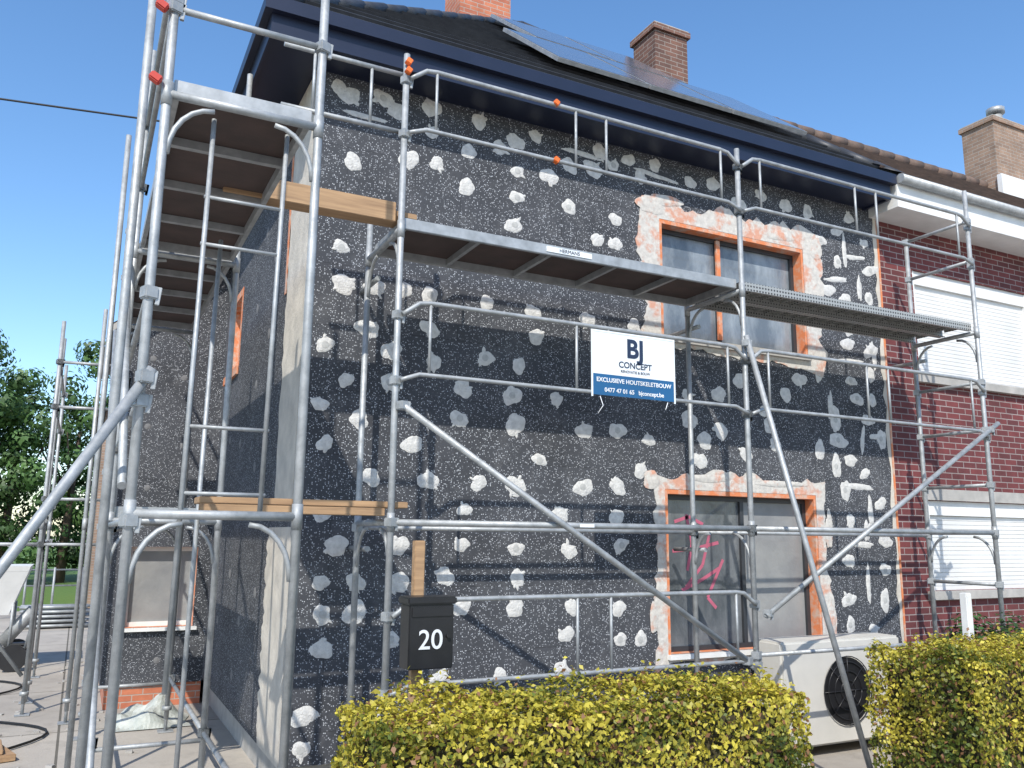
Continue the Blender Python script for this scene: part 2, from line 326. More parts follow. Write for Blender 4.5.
for x,z,a,b in ((7.28,2.45,.22,.035),(7.45,2.2,.035,.18),(7.3,5.05,.035,.18),(7.45,5.0,.16,.03),(7.5,4.65,.035,.15),(7.15,4.7,.18,.03),(7.3,3.8,.2,.03),(7.66,3.9,.035,.18),(7.4,2.95,.03,.16),(7.62,3.0,.12,.03),(7.35,1.45,.035,.18),(7.3,1.85,.18,.03),(3.9,5.44,.2,.028),(4.75,5.4,.25,.025),(1.8,5.3,.18,.025),(6.95,3.3,.035,.14),(7.5,4.35,.14,.028)):
    blob(d1,x,z,a,b,W-.0004,.005,30,rr.uniform(-.12,.12),jit=.3)
d1.done(); d2.done()
d3=Part("side_dowel_caps",DOW,house)
for y,z in ((7.5,5.2),(8.1,4.8),(7.6,4.4),(8.4,4.1),(7.7,3.7),(8.2,3.3),(7.5,3.0),(8.0,2.5),(8.9,2.8),(9.6,2.9),(7.6,1.4),(8.3,1.1),(9.0,1.5),(9.6,1.0),(8.5,.6),(9.3,2.2),(10.2,2.4)):
    blob(d3,y,z,.055,.05,X0,.004,16,0,axis='y',jit=.15)
for x,z in ((.6,3.9),(.95,3.7),(.6,3.1),(1.0,2.9),(.65,2.4),(1.05,2.3),(.5,.6),(.9,.5)):
    blob(d3,x,z,.035,.035,10.5,.004,14,0,jit=.1)
d3.done()
pk=Part("pink_spray_marks",PINK,house)
def stroke(pts,w=.016,y=W+.138):
    for (a,b),(c,d) in zip(pts,pts[1:]):
        L=math.hypot(c-a,d-b); nx,nz=-(d-b)/L*w,(c-a)/L*w
        pk.poly([(a+nx,y,b+nz),(c+nx,y,d+nz),(c-nx,y,d-nz),(a-nx,y,b-nz)]); y-=.0003
stroke([(4.98,2.05),(5.15,2.10),(5.32,2.03)]); stroke([(5.12,2.12),(5.18,1.85),(5.12,1.6)]); stroke([(4.95,1.78),(5.2,1.8),(5.5,1.86)]); stroke([(5.42,2.02),(5.3,1.65),(5.1,1.45)]); stroke([(5.05,1.42),(5.3,1.52),(5.5,1.62)]); stroke([(5.55,1.7),(5.35,1.35),(5.45,1.25)])
pk.done()
ex0,ex1,ey0,ey1=.95,8.0,5.96,14.65; zt=5.86; zb=5.59
fa=Part("fascia",NAVY,house)
fa.box((ex0,ey0,zb),(7.66,ey0+.03,zt)); fa.box((ex0,ey0+.03,zb),(ex0+.03,ey1,zt)); fa.box((7.63,ey0+.03,zb),(7.66,W+.1,zt)); fa.box((ex0+.03,ey1-.03,zb),(7.9,ey1,zt))
fa.box((ex0-.06,ey0-.06,5.76),(7.70,ey0-.002,5.872)); fa.box((ex0-.06,ey0-.002,5.76),(ex0-.002,ey1,5.872)); fa.done()
so=Part("soffit",NAVY,house); so.box((ex0+.03,ey0+.03,5.61),(7.63,W+.12,5.638)); so.box((ex0+.03,W+.12,5.61),(X0+.1,ey1-.03,5.638)); so.done()
apex=Vector((5.25,10.2,9.42))
def courses(part,A,B,C,n,lift=.03,Dq=None):
    A=Vector(A);B=Vector(B);C=Vector(C);Dq=Vector(Dq) if Dq else C
    nrm=(B-A).cross(C-A).normalized(); 
    if nrm.z<0: nrm=-nrm
    for i in range(n):
        t0=i/n; t1=(i+1)/n
        a0=A.lerp(Dq,t0);b0=B.lerp(C,t0);a1=A.lerp(Dq,t1);b1=B.lerp(C,t1)
        part.poly([a0+nrm*lift,b0+nrm*lift,b1+nrm*.002,a1+nrm*.002]); part.poly([a0,b0,b0+nrm*lift,a0+nrm*lift])
rf=Part("tiled_roof",TILE,house)
c00=(ex0-.02,ey0-.02,zt);c10=(ex1,ey0-.02,zt);c11=(ex1,ey1,zt);c01=(ex0-.02,ey1,zt)
courses(rf,c00,c10,apex,18); courses(rf,c01,c00,apex,18); courses(rf,c10,c11,apex,18); courses(rf,c11,c01,apex,18); rf.done()
hp=Part("hip_ridge_tiles",TILE,house)
for c in (c00,c10):
    v=Vector(c)
    for i in range(14): hp.tube(v.lerp(apex,i/14)+Vector((0,0,.01)),v.lerp(apex,(i+1)/14+.004)+Vector((0,0,.022)),.055,10)
hp.done()
slope=(apex.z-zt)/(apex.y-(ey0-.02)); sl=math.atan(slope)
def rz(y): return zt+slope*(y-(ey0-.02))
sp=Part("solar_panels",SOLAR,house); sf=Part("solar_panel_frames",ALU,house)
def panel(x0,x1,y0,y1):
    o=Vector((0,-math.sin(sl),math.cos(sl)))
    def P(x,y,h): return Vector((x,y,rz(y)))+o*h
    q=[(x0,y0),(x1,y0),(x1,y1),(x0,y1)]
    T=[P(x,y,.13) for x,y in q]; B=[P(x,y,.09) for x,y in q]
    e=.02; qi=[(x0+e,y0+e),(x1-e,y0+e),(x1-e,y1-e),(x0+e,y1-e)]; sp.poly([P(x,y,.133) for x,y in qi])
    sf.poly(T); sf.poly(B[::-1])
    for i in range(4): sf.poly([B[i],B[(i+1)%4],T[(i+1)%4],T[i]])
for k in range(3): panel(3.70+k*1.09,4.76+k*1.09,6.50,7.72)
for k in range(2): panel(4.15+k*1.09,5.21+k*1.09,7.80,9.02)
sp.done(); sf.done()
def chimney(par,mat,x0,x1,y0,y1,z0,z1,cap=CONC,pot=True):
    c=Part("chimney",mat,par); c.box((x0,y0,z0),(x1,y1,z1-.12)); c.box((x0-.04,y0-.04,z1-.12),(x1+.04,y1+.04,z1-.03)); c.done()
    k=Part("chimney_cap",cap,par); k.box((x0-.02,y0-.02,z1-.03),(x1+.02,y1+.02,z1+.0))
    if pot: k.tube(((x0+x1)/2,(y0+y1)/2,z1-.01),((x0+x1)/2,(y0+y1)/2,z1+.07),.09)
    k.done()
chimney(house,BRICKB,7.02,7.62,9.3,9.85,6.0,9.52); chimney(house,BRICKO,4.40,5.25,10.6,11.2,8.0,11.0)
wg=Part("wing_wall",EPS,house); wr=Part("wing_reveals",ORANGE,house)
WH=(.52,1.25,.86,1.74)
wallgrid(wg,wr,'x',10.5,[.35,.52,1.25,X0],[.25,.86,1.74,4.3],[WH],.14,1)
wg.poly([(.35,10.5,4.3),(X0,10.5,4.3),(X0,10.5,5.1)]); wg.box((.35,10.51,.25),(.45,YB,4.3)); wg.done(); wr.done()
window(house,'x',10.5,WH,1,[],[FILM2],.05,WHITE)
wb=Part("wing_plinth",BRICKO,house); wb.box((.40,10.54,0),(X0,YB,.25)); wb.done()
ws=Part("wing_sill",WHITE,house); ws.box((.48,10.44,.82),(1.29,10.6,.856)); ws.done()
wrf=Part("wing_roof",CONC,house)
courses(wrf,(.10,10.3,4.18),(.10,YB,4.18),(X0,YB,5.28),6,.02,(X0,10.3,5.28)); wrf.poly([(.10,10.3,4.1),(X0,10.3,5.2),(X0,10.3,5.28),(.10,10.3,4.18)]); wrf.done()

# ------------------------------------------------------------------ neighbour
nb=empty("brick_house"); NX=X1+.01
US=(8.42,10.6,3.76,5.02); LS=(8.38,10.6,1.36,2.34)
nw=Part("brick_wall",BRICK,nb); nr=Part("brick_reveals",BRICK,nb); nh=[US,LS,(12.2,14.2,3.76,5.02),(12.2,13.2,.1,2.34)]
wallgrid(nw,nr,'x',W+.02,[NX,8.38,8.42,10.6,12.2,13.2,14.2,20],[0,.1,1.36,2.34,3.76,5.02,5.6],nh,.12,1)
nw.box((19.9,W+.05,0),(20,13.5,5.6)); nw.box((NX,13.4,0),(19.9,13.5,5.6)); nw.done(); nr.done()
sh=Part("roller_shutters",SHUT,nb)
for a,b,c,d in nh:
    z=c
    while z<d-.01:
        z2=min(z+.048,d); sh.box((a+.05,W+.085,z),(b-.05,W+.10,z2-.004)); z+=.048
    sh.box((a+.05,W+.10,c),(b-.05,W+.105,d))
sh.done()
sfm=Part("shutter_frames",WHITE,nb)
for a,b,c,d in nh:
    sfm.box((a+.001,W+.04,c),(a+.05,W+.12,d-.001)); sfm.box((b-.05,W+.04,c),(b-.001,W+.12,d-.001)); sfm.box((a+.05,W+.05,d-.16),(b-.05,W+.084,d-.001))
sfm.done()
ct=Part("concrete_bands",CONC,nb)
for a,b,c,d in nh[:3]: ct.box((a-.1,W-.05,c-.09),(b+.1,W+.11,c-.002))
ct.box((8.3,W-.004,2.345),(20,W+.016,2.47)); ct.done()
ne=Part("white_eave_box",WHITE,nb); ne.box((7.73,5.93,5.52),(20.2,5.96,5.82)); ne.box((7.73,5.96,5.52),(20.2,W+.12,5.55)); ne.box((7.73,5.961,5.551),(7.76,W+.1,5.82)); ne.done()
gt=Part("zinc_gutter",GALV,nb); gt.path([(7.73,5.88,5.83),(20.2,5.88,5.83)],.055); gt.done()
nrf=Part("brown_tiled_roof",BTILE,nb)
courses(nrf,(7.74,5.88,5.87),(20.2,5.88,5.87),(20.2,9.6,8.62),14,.03,(7.74,9.6,8.62)); nrf.poly([(7.74,9.6,8.6),(20.2,9.6,8.6),(20.2,13.6,5.7),(7.74,13.6,5.7)]); nrf.done()
rd=Part("ridge_tiles",BTILE,nb)
for k in range(32): rd.tube((7.72+k*.39,9.6,8.64),(7.72+k*.39+.4,9.6,8.655),.1,10)
rd.done()
chimney(nb,BRICKT,15.0,16.4,9.3,9.95,6.2,10.0,pot=False)
fl=Part("chimney_flashing",WHITE,nb); fl.box((14.95,9.20,8.0),(16.45,9.29,8.75)); fl.done()
co=Part("chimney_cowl",ALU,nb); co.tube((15.6,9.6,9.95),(15.6,9.6,10.25),.12); co.tube((15.6,9.6,10.3),(15.6,9.6,10.4),.17); co.tube((15.6,9.6,10.25),(15.6,9.6,10.3),.05); co.done()

# ------------------------------------------------------------------ scaffolding
def coupler(k,x,y,z): k.box((x-.032,y-.032,z-.03),(x+.032,y+.032,z+.03),Matrix.Rotation(.4,3,'Z'),.006); k.box((x+.03,y-.012,z-.055),(x+.05,y+.006,z+.03),Matrix.Rotation(.1,3,'Y'),.002)
def std(t,k,x,y,z0,z1,joints):
    t.tube((x,y,z0+.12),(x,y,z1)); t.tube((x,y,z0+.01),(x,y,z0+.35),.016); k.box((x-.07,y-.07,z0+.004),(x+.07,y+.07,z0+.012))
    for z in joints: t.tube((x,y,z-.06),(x,y,z+.06),.0265)
    k.tube((x,y,z0+.2),(x,y,z0+.24),.045)
def frame_top(t,p,q,z):
    p=Vector(p);q=Vector(q); d=(q-p); L=d.length; d.normalize()
    def P(s,zz): v=p+d*s; return (v.x,v.y,zz)
    t.tube(P(0,z),P(L,z),.022)
    for s0,sg in ((0,1),(L,-1)):
        pts=[]
        for i in range(7):
            a=i/6*math.pi/2; pts.append(P(s0+sg*(.02+.2*(1-math.cos(a))),z-.30+.26*math.sin(a)))
        t.path(pts,.013,8)
def guard(t,k,p,q,z,up=.0,r=.0175):
    t.tube((p[0],p[1],z),(q[0],q[1],z),r)
    for e in (p,q): coupler(k,e[0],e[1],z)
def guardframe(t,k,p,q,zl,zh):
    p=Vector((*p,0));q=Vector((*q,0)); d=q-p; L=d.length; d.normalize(); o=Vector((d.y,-d.x,0))*.04
    def P(s,z): v=p+d*s+o; return (v.x,v.y,z)
    t.path([P(.02,zh-.10),P(.06,zh-.07),P(.14,zh-.01),P(.22,zh),P(L-.22,zh),P(L-.14,zh-.01),P(L-.06,zh-.07),P(L-.02,zh-.10)],.0165,10)
    t.path([P(.02,zl-.05),P(.07,zl-.03),P(.15,zl),P(L-.15,zl),P(L-.07,zl-.03),P(L-.02,zl-.05)],.015,10)
    for s in (.22,L/2-.14,L/2+.14,L-.22): t.tube(P(s,zl),P(s,zh),.011,8)
    for e in (p,q):
        coupler(k,e.x,e.y,zh-.1); coupler(k,e.x,e.y,zl-.05)
def alu_deck(par,x0,x1,y0,y1,z,cross='x'):
    a=Part("deck_frame",ALU,par); b=Part("deck_board",PLY,par)
    b.box((x0+.03,y0+.03,z+.062),(x1-.03,y1-.03,z+.076))
    a.box((x0,y0,z+.0),(x1,y0+.03,z+.08),None,.004); a.box((x0,y1-.03,z),(x1,y1,z+.08),None,.004); a.box((x0,y0+.03,z),(x0+.03,y1-.03,z+.08)); a.box((x1-.03,y0+.03,z),(x1,y1-.03,z+.08))
    Lx=x1-x0;Ly=y1-y0
    if cross=='x':
        for i in range(1,5): xx=x0+Lx*i/5; a.box((xx-.015,y0+.03,z+.012),(xx+.015,y1-.03,z+.06))
    else:
        for i in range(1,4): yy=y0+Ly*i/4; a.box((x0+.03,yy-.02,z+.012),(x1-.03,yy+.02,z+.06))
    a.done(); b.done()
def steel_deck(par,x0,x1,y0,y1,z,n=2):
    a=Part("perforated_deck",PERF,par); w=(y1-y0)/n
    for i in range(n):
        ya=y0+i*w+.006; yb=y0+(i+1)*w-.006
        a.box((x0,ya,z+.07),(x1,yb,z+.074)); a.box((x0,ya,z),(x1,ya+.004,z+.07)); a.box((x0,yb-.004,z),(x1,yb,z+.07)); a.box((x0,ya+.004,z),(x1,ya+.03,z+.004)); a.box((x0,yb-.03,z),(x1,yb-.004,z+.004))
        xx=x0+.12
        while xx<x1: a.box((xx,ya+.03,z+.045),(xx+.015,yb-.03,z+.069)); xx+=.12
    a.done()
s1=empty("scaffolding"); t=Part("tubes",GALV,s1); k=Part("couplers",GALV,s1)
XA,XB,XC=1.79,4.83,7.90; YO=D; YI=D+.73
for x,zt1 in ((XA,5.28),(XB,5.25),(XC,5.48)):
    std(t,k,x,YO,0,zt1,(1.98,3.97))
    std(t,k,x,YI,0,4.28 if x!=XC else 5.1,(1.98,3.97))
    for z in (1.98,3.97): frame_top(t,(x,YO,0),(x,YI,0),z)
    t.tube((x,YO,.45),(x,YI,.45),.016)
for a,b in ((XA,XB),(XB,XC)):
    guard(t,k,(a,YO),(b,YO),1.98,r=.022)
    guard(t,k,(a,YI),(b,YI),1.95)
    guardframe(t,k,(a,YO),(b,YO),4.72,5.18); guardframe(t,k,(a,YO),(b,YO),2.96,3.46); guardframe(t,k,(a,YO),(b,YO),.97,1.49) if a==XA else guard(t,k,(a,YO),(b,YO),1.0)
for z in (5.15,4.72,3.46,2.98,2.44,1.49): guard(t,k,(XC,YO),(XC,YI),z)
t.tube((1.83,YO-.05,2.74),(4.70,YO-.05,.97)); t.tube((4.90,YO-.05,1.30),(8.03,YO-.05,3.05))
coupler(k,1.83,YO-.04,2.74);coupler(k,4.70,YO-.04,.97);coupler(k,4.93,YO-.04,1.32);coupler(k,7.92,YO-.04,2.98)
t.tube((4.80,YO-.06,3.56),(5.46,4.72,0)); coupler(k,4.81,YO-.05,3.5)
for z in (5.14,4.70): t.tube((.94,YO+.04,z),(XA,YO+.04,z),.0175)
t.tube((1.55,YO+.04,4.7),(1.55,YO+.04,5.14),.011,8); t.tube((1.15,YO+.04,4.7),(1.15,YO+.04,5.14),.011,8)
for x,z in ((XA,3.8),(XB,3.8),(XC,3.8),(XB,1.8),(XA,1.8)): t.tube((x+.05,YI-.1,z),(x+.05,W+.01,z),.02)
t.done();k.done()
alu_deck(s1,XA+.03,XB-.03,YO+.03,YI-.03,3.99); steel_deck(s1,XB+.03,XC-.03,YO+.03,YI-.03,3.99)
tg=Part("orange_clips",ORC,s1)
for x,z in ((XA,5.2),(XA,5.13),(2.99,5.19),(2.99,4.72)): tg.box((x-.022,YO-.07,z-.022),(x+.022,YO-.025,z+.022),Matrix.Rotation(.5,3,'Y'),.005)
tg.done()
lab=Part("deck_label",SIGNW,s1); lab.box((2.95,YO+.024,4.012),(3.35,YO+.029,4.055)); lab.done()
text("HERMANS",.04,(3.15,YO+.022,4.033),NAVT,s1,"deck_label_text")
lab=Part("ledger_label",SIGNW,s1); lab.box((3.2,YO-.032,1.968),(3.32,YO-.026,1.992)); lab.done()
s2=empty("scaffolding"); t=Part("tubes",GALV,s2); k=Part("couplers",GALV,s2)
SX0,SX1=.19,.92; YS=[4.08,6.65,9.22]
for i,y in enumerate(YS):
    for x in (SX0,SX1): std(t,k,x,y,0,6.1 if i==0 else 5.6,(1.98,3.97))
    for z in (1.98,3.97): frame_top(t,(SX0,y,0),(SX1,y,0),z)
    t.tube((SX0,y,.45),(SX1,y,.45),.016)
for a,b in zip(YS,YS[1:]):
    for z in (2.48,2.98,4.47,4.97): guard(t,k,(SX0,a),(SX0,b),z)
    guard(t,k,(SX0,a),(SX0,b),1.95); guard(t,k,(SX1,a),(SX1,b),.5); guard(t,k,(SX0,a),(SX0,b),.5)
t.tube((SX0-.04,YS[0],.3),(SX0-.04,YS[1],1.9),.02); t.tube((SX0-.04,YS[0],2.1),(SX0-.04,YS[1],3.9),.02); t.tube((SX0-.04,YS[1],2.1),(SX0-.04,YS[2],3.9),.02)
for z in (4.42,4.97): guard(t,k,(SX0,YS[0]),(SX1,YS[0]),z)
for x in (.40,.76): t.tube((x,4.16,1.2 if x<.5 else 2.0),(x+.02,4.16,3.93),.012,8)
for z in (2.08,2.39,3.28,3.52): t.tube((.40,4.16,z),(.78,4.16,z),.0095,8)
t.tube((.23,4.02,2.62),(-1.27,4.05,0),.0235); coupler(k,.2,4.02,2.58)
t.tube((.10,4.5,.02),(.10,4.5,5.7)); t.tube((.62,5.5,.02),(.70,5.9,3.9),.015)
t.tube((.08,7.4,.02),(.08,7.4,5.2))
t.done();k.done()
for a,b in zip(YS,YS[1:]): alu_deck(s2,SX0+.03,SX1-.03,a+.03,b-.03,3.99,'y')
alu_deck(s2,SX0+.03,SX1-.03,YS[1]+.03,YS[2]-.03,2.0,'y')
rc=Part("red_couplers",RED,s2)
for z in (4.02,4.40): rc.box((SX0-.085,4.03,z-.018),(SX0-.03,4.075,z+.022),Matrix.Rotation(.5,3,'Y'),.006)
rc.done()
s3=empty("scaffolding"); t=Part("tubes",GALV,s3); k=Part("couplers",GALV,s3)
for x,y,zz in ((-.36,10.6,4.25),(-.36,11.33,4.2),(-.36,13.2,4.2),(.05,10.0,4.3)): std(t,k,x,y,0,zz,(1.98,))
for z in (3.78,3.27,2.25,1.76): guard(t,k,(-.36,10.6),(.22,10.55),z); guard(t,k,(-.36,10.6),(-.36,13.2),z)
frame_top(t,(-.36,10.6,0),(-.36,11.33,0),1.98); t.tube((-.4,10.6,.4),(-1.3,10.6,1.6),.02); t.tube((-.36,10.6,1.76),(-.9,10.6,1.76),.02)
t.done();k.done()
for z in (4.0,1.99):
    p=Part("wooden_plank",WOOD); p.box((.62,5.34,z+.085),(1.93,5.58,z+.125),None,.004)
    p.box((.62,5.30,z+.03),(1.76,5.335,z+.17 if z>3 else z+.08),None,.004); p.done()

# ------------------------------------------------------------------ sign
sg=empty("company_sign"); pw=Part("panel_white",SIGNW,sg); Y=YO-.06
pw.box((3.30,Y,3.10),(4.04,Y+.004,3.42)); pw.done(); pb=Part("panel_blue",BLUE,sg); pb.box((3.30,Y-.001,2.94),(4.04,Y+.004,3.0985)); pb.done()
fr=Part("sign_edge",SIGNW,sg); fr.box((3.285,Y-.002,2.925),(3.299,Y+.005,3.435)); fr.box((4.041,Y-.002,2.925),(4.055,Y+.005,3.435)); fr.box((3.299,Y-.002,3.421),(4.041,Y+.005,3.435)); fr.done()
text("BJ",.20,(3.68,Y-.002,3.31),NAVT,sg,"letters_main",bold=.006); text("CONCEPT",.066,(3.68,Y-.002,3.185),NAVT,sg,"letters_second",bold=.001); text("RENOVATIE & BOUW",.028,(3.68,Y-.002,3.135),NAVT,sg,"letters_small")
text("EXCLUSIEVE HOUTSKELETBOUW",.046,(3.67,Y-.003,3.055),LTXT,sg,"letters_line",bold=.0008); text("0477 47 01 65   bjconcept.be",.046,(3.67,Y-.003,2.98),LTXT,sg,"letters_phone",bold=.0008)
tie=Part("tie_strings",LTXT,sg); tie.path([(3.36,Y,2.93),(3.38,Y-.01,2.86),(3.34,Y,2.80)],.003,6); tie.path([(3.98,Y,2.93),(3.95,Y-.01,2.87)],.003,6); tie.done()

# ------------------------------------------------------------------ mailbox
mb=empty("mailbox"); p=Part("post",WOOD,mb); p.box((1.70,4.56,0),(1.76,4.61,1.87),None,.004); p.done()
b=Part("box",BLACK,mb); b.box((1.625,4.42,1.19),(1.885,4.56,1.53),None,.006); b.box((1.612,4.405,1.53),(1.898,4.57,1.57),None,.008); b.box((1.64,4.413,1.465),(1.87,4.42,1.515),None,.002); b.tube((1.85,4.40,1.36),(1.85,4.42,1.36),.01); b.done()
text("20",.145,(1.75,4.415,1.34),LTXT,mb,"number",bold=.001)

# ------------------------------------------------------------------ heat pump
h=empty("heat_pump"); b=Part("case",HP,h); b.box((5.60,5.80,.10),(7.12,6.16,1.0),None,.02); b.done()
b=Part("fan_opening",BLACK,h); b.tube((6.38,5.792,.55),(6.38,5.81,.55),.29,40); b.done()
b=Part("fan_grille",BLACK,h)
for r in (.09,.17,.25,.30): b.path([(6.38+r*math.cos(a/28*2*math.pi),5.784,.55+r*math.sin(a/28*2*math.pi)) for a in range(29)],.005,6)
for a in range(8):
    an=a*math.pi/4; b.tube((6.38,5.782,.55),(6.38+.3*math.cos(an),5.782,.55+.3*math.sin(an)),.004,6)
b.done(); b=Part("feet",GALV,h); b.box((5.75,5.83,0),(5.83,6.1,.10)); b.box((6.90,5.83,0),(6.98,6.1,.10)); b.done()

# ------------------------------------------------------------------ foliage
def leafmesh(name,P,Nn,size,cols,mat,parent=None,asp=.55):
    n=len(P); r=rng.normal(size=(n,3)); a=r-(r*Nn).sum(1,keepdims=True)*Nn; a/=np.linalg.norm(a,axis=1,keepdims=True)+1e-9; b=np.cross(Nn,a)
    s=size[:,None]; fold=Nn*s*.25
    V=np.stack([P-a*s,P-b*s*asp+fold,P+a*s,P+b*s*asp+fold],1).reshape(-1,3)
    me=bpy.data.meshes.new(name); me.vertices.add(4*n); me.vertices.foreach_set("co",V.ravel()); me.loops.add(4*n); me.loops.foreach_set("vertex_index",np.arange(4*n)); me.polygons.add(n); me.polygons.foreach_set("loop_start",np.arange(n)*4); me.polygons.foreach_set("loop_total",np.full(n,4))
    me.update(); ca=me.color_attributes.new("Col",'FLOAT_COLOR','CORNER'); C=np.ones((n,4,4)); C[:,:,:3]=cols[:,None,:]; ca.data.foreach_set("color",C.ravel())
    me.materials.append(mat); o=bpy.data.objects.new(name,me); COL.objects.link(o)
    if parent: o.parent=parent
    return o
def lf(P,f,ph): return np.sin(P[:,0]*f+ph)*np.sin(P[:,1]*f*1.1+ph*2)+np.sin(P[:,2]*f*1.3+ph*3)*np.sin(P[:,0]*f*.7+P[:,1]*f*.6+ph)
def hedge(x0,x1,y0,y1,zh,dens=7000):
    e=empty("hedge"); c=Part("inner_mass",CORE,e); c.box((x0+.08,y0+.08,0),(x1-.08,y1-.08,zh-.09)); c.done()
    faces=[((x0,y0,0),(x1-x0,0,0),(0,0,zh),(0,-1,0)),((x0,y1,0),(x1-x0,0,0),(0,0,zh),(0,1,0)),((x0,y0,0),(0,y1-y0,0),(0,0,zh),(-1,0,0)),((x1,y0,0),(0,y1-y0,0),(0,0,zh),(1,0,0)),((x0,y0,zh),(x1-x0,0,0),(0,y1-y0,0),(0,0,1))]
    PP=[];NN=[]
    for o,u,v,nn in faces:
        ar=np.linalg.norm(u)*np.linalg.norm(v); n=int(ar*dens*(1.3 if nn[2] else 1)*(.4 if nn[1]>0 else 1))
        q=rng.random((n,2)); P=np.array(o)+q[:,:1]*np.array(u)+q[:,1:]*np.array(v); nn=np.array(nn,float)
        off=.03*lf(P,9,1.3)+.02*lf(P,23,.4)-np.abs(rng.normal(0,.04,n))+.02
        if nn[2]: off+=np.where(rng.random(n)<.10,rng.random(n)*.07,0)
        P=P+off[:,None]*nn; PP.append(P); m=nn+rng.normal(0,.55,(n,3)); m/=np.linalg.norm(m,axis=1,keepdims=True); NN.append(m)
    P=np.concatenate(PP);Nn=np.concatenate(NN); n=len(P)
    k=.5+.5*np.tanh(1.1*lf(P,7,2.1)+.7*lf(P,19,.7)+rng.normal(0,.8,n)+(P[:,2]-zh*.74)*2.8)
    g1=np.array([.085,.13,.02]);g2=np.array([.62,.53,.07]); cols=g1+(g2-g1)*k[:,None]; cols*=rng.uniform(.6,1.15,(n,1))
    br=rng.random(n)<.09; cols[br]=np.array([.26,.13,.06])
    leafmesh("leaves",P,Nn,rng.uniform(.009,.018,n),cols,LEAF,e,.62)
    tw=Part("twigs",BARK,e)
    for i in range(int((x1-x0)*30)):
        x=random.uniform(x0+.05,x1-.05); y=random.uniform(y0+.02,y0+.12); z=random.uniform(.2,zh-.25)
        tw.tube((x,y+.05,z),(x+random.uniform(-.12,.12),y-.03,z+random.uniform(.05,.25)),.003,5,.0012)
    tw.done()
hedge(1.05,3.16,3.10,3.72,1.185); hedge(4.47,8.6,3.15,3.9,1.23)
def shrub(cx,cy,r,h,name="shrub"):
    e=empty(name); n=2600; d=rng.normal(size=(n,3)); d/=np.linalg.norm(d,axis=1,keepdims=True); rad=rng.uniform(.55,1.05,n)[:,None]
    P=d*rad*np.array([r,r,h/2])+np.array([cx,cy,h/2]); P[:,2]=np.maximum(P[:,2],.02); cols=np.array([.04,.09,.025])*rng.uniform(.6,1.8,(n,1))
    leafmesh("leaves",P,d,rng.uniform(.018,.035,n),cols,LEAF,e); s=Part("stems",BARK,e)
    for i in range(9): s.tube((cx,cy,0),(cx+random.uniform(-r,r)*.7,cy+random.uniform(-r,r)*.7,h*.8),.008,6,.003)
    s.done()
shrub(7.05,5.0,.3,1.3); shrub(7.75,5.1,.3,1.25)
tr=empty("trees"); tk=Part("trunks",BARK,tr); PP=[];CC=[];SS=[];NN=[]
trng=random.Random(5)
for i in range(15):
    x=-16+i*1.5+trng.uniform(-.5,.5); y=38+trng.uniform(-3,5); hgt=trng.uniform(8.0,10.4); tk.tube((x,y,0),(x+.2,y,hgt*.7),.2,8,.07)
    for j in range(5):
        a=trng.uniform(0,6.28); tk.tube((x+.1,y,hgt*.35),(x+1.4*math.cos(a),y+1.4*math.sin(a),hgt*trng.uniform(.6,.8)),.07,6,.02)
    for j in range(28):
        c=np.array([x+trng.gauss(0,1.0),y+trng.gauss(0,1.0),hgt*(.12+.83*trng.random())]); w=1-.55*max(0,(c[2]/hgt-.6)/.4); c[0]=x+(c[0]-x)*w
        n=200; d=rng.normal(size=(n,3)); d/=np.linalg.norm(d,axis=1,keepdims=True); P=c+d*rng.uniform(.35,1,n)[:,None]*np.array([.9,.9,.65])
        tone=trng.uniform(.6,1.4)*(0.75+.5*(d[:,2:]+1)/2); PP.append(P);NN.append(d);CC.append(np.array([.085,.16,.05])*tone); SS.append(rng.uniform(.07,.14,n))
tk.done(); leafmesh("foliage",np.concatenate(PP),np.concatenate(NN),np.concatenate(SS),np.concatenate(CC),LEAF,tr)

# ------------------------------------------------------------------ background and site things
bh=empty("small_house"); w=Part("walls",BRICKT,bh); w.box((.35,24.2,0),(6,30,5.0)); w.poly([(.35,24.19,5.0),(6,24.19,5.0),(3.2,24.19,7.4)]); w.done()
w=Part("roof",BTILE,bh); w.poly([(.1,23.9,4.8),(.1,30.3,4.8),(3.2,30.3,7.5),(3.2,23.9,7.5)]); w.poly([(6.3,23.9,4.8),(6.3,30.3,4.8),(3.2,30.3,7.5),(3.2,23.9,7.5)]); w.done()
w=Part("window",PVC,bh); w.box((.8,24.15,3.0),(1.5,24.18,4.2)); w.done()
fe=Part("garden_fence",GALV)
for i in range(14): fe.tube((-7+i*.55,22,0),(-7+i*.55,22,1.1),.025,8)
for z in (.25,.7,1.05): fe.tube((-7,22,z),(.2,22,z),.018,8)
fe.done()
pm=empty("plaster_mixing_machine"); b=Part("hopper",WHITE,pm)
def frustum(part,cx,cy,z0,z1,a,bx,ay,by):
    v=[(cx-a,cy-ay,z0),(cx+a,cy-ay,z0),(cx+a,cy+ay,z0),(cx-a,cy+ay,z0),(cx-bx,cy-by,z1),(cx+bx,cy-by,z1),(cx+bx,cy+by,z1),(cx-bx,cy+by,z1)]
    V=[part.bm.verts.new(p) for p in v]
    for f in ((0,3,2,1),(4,5,6,7),(0,1,5,4),(1,2,6,5),(2,3,7,6),(3,0,4,7)): part.bm.faces.new([V[i] for i in f])
mx,my=-1.02,14.2
frustum(b,mx,my,.75,1.35,.25,.45,.25,.45); frustum(b,mx,my,1.352,1.42,.45,.47,.45,.47); b.box((mx-.45,my-.3,.35),(mx+.0,my+.25,.95),None,.03); b.done()
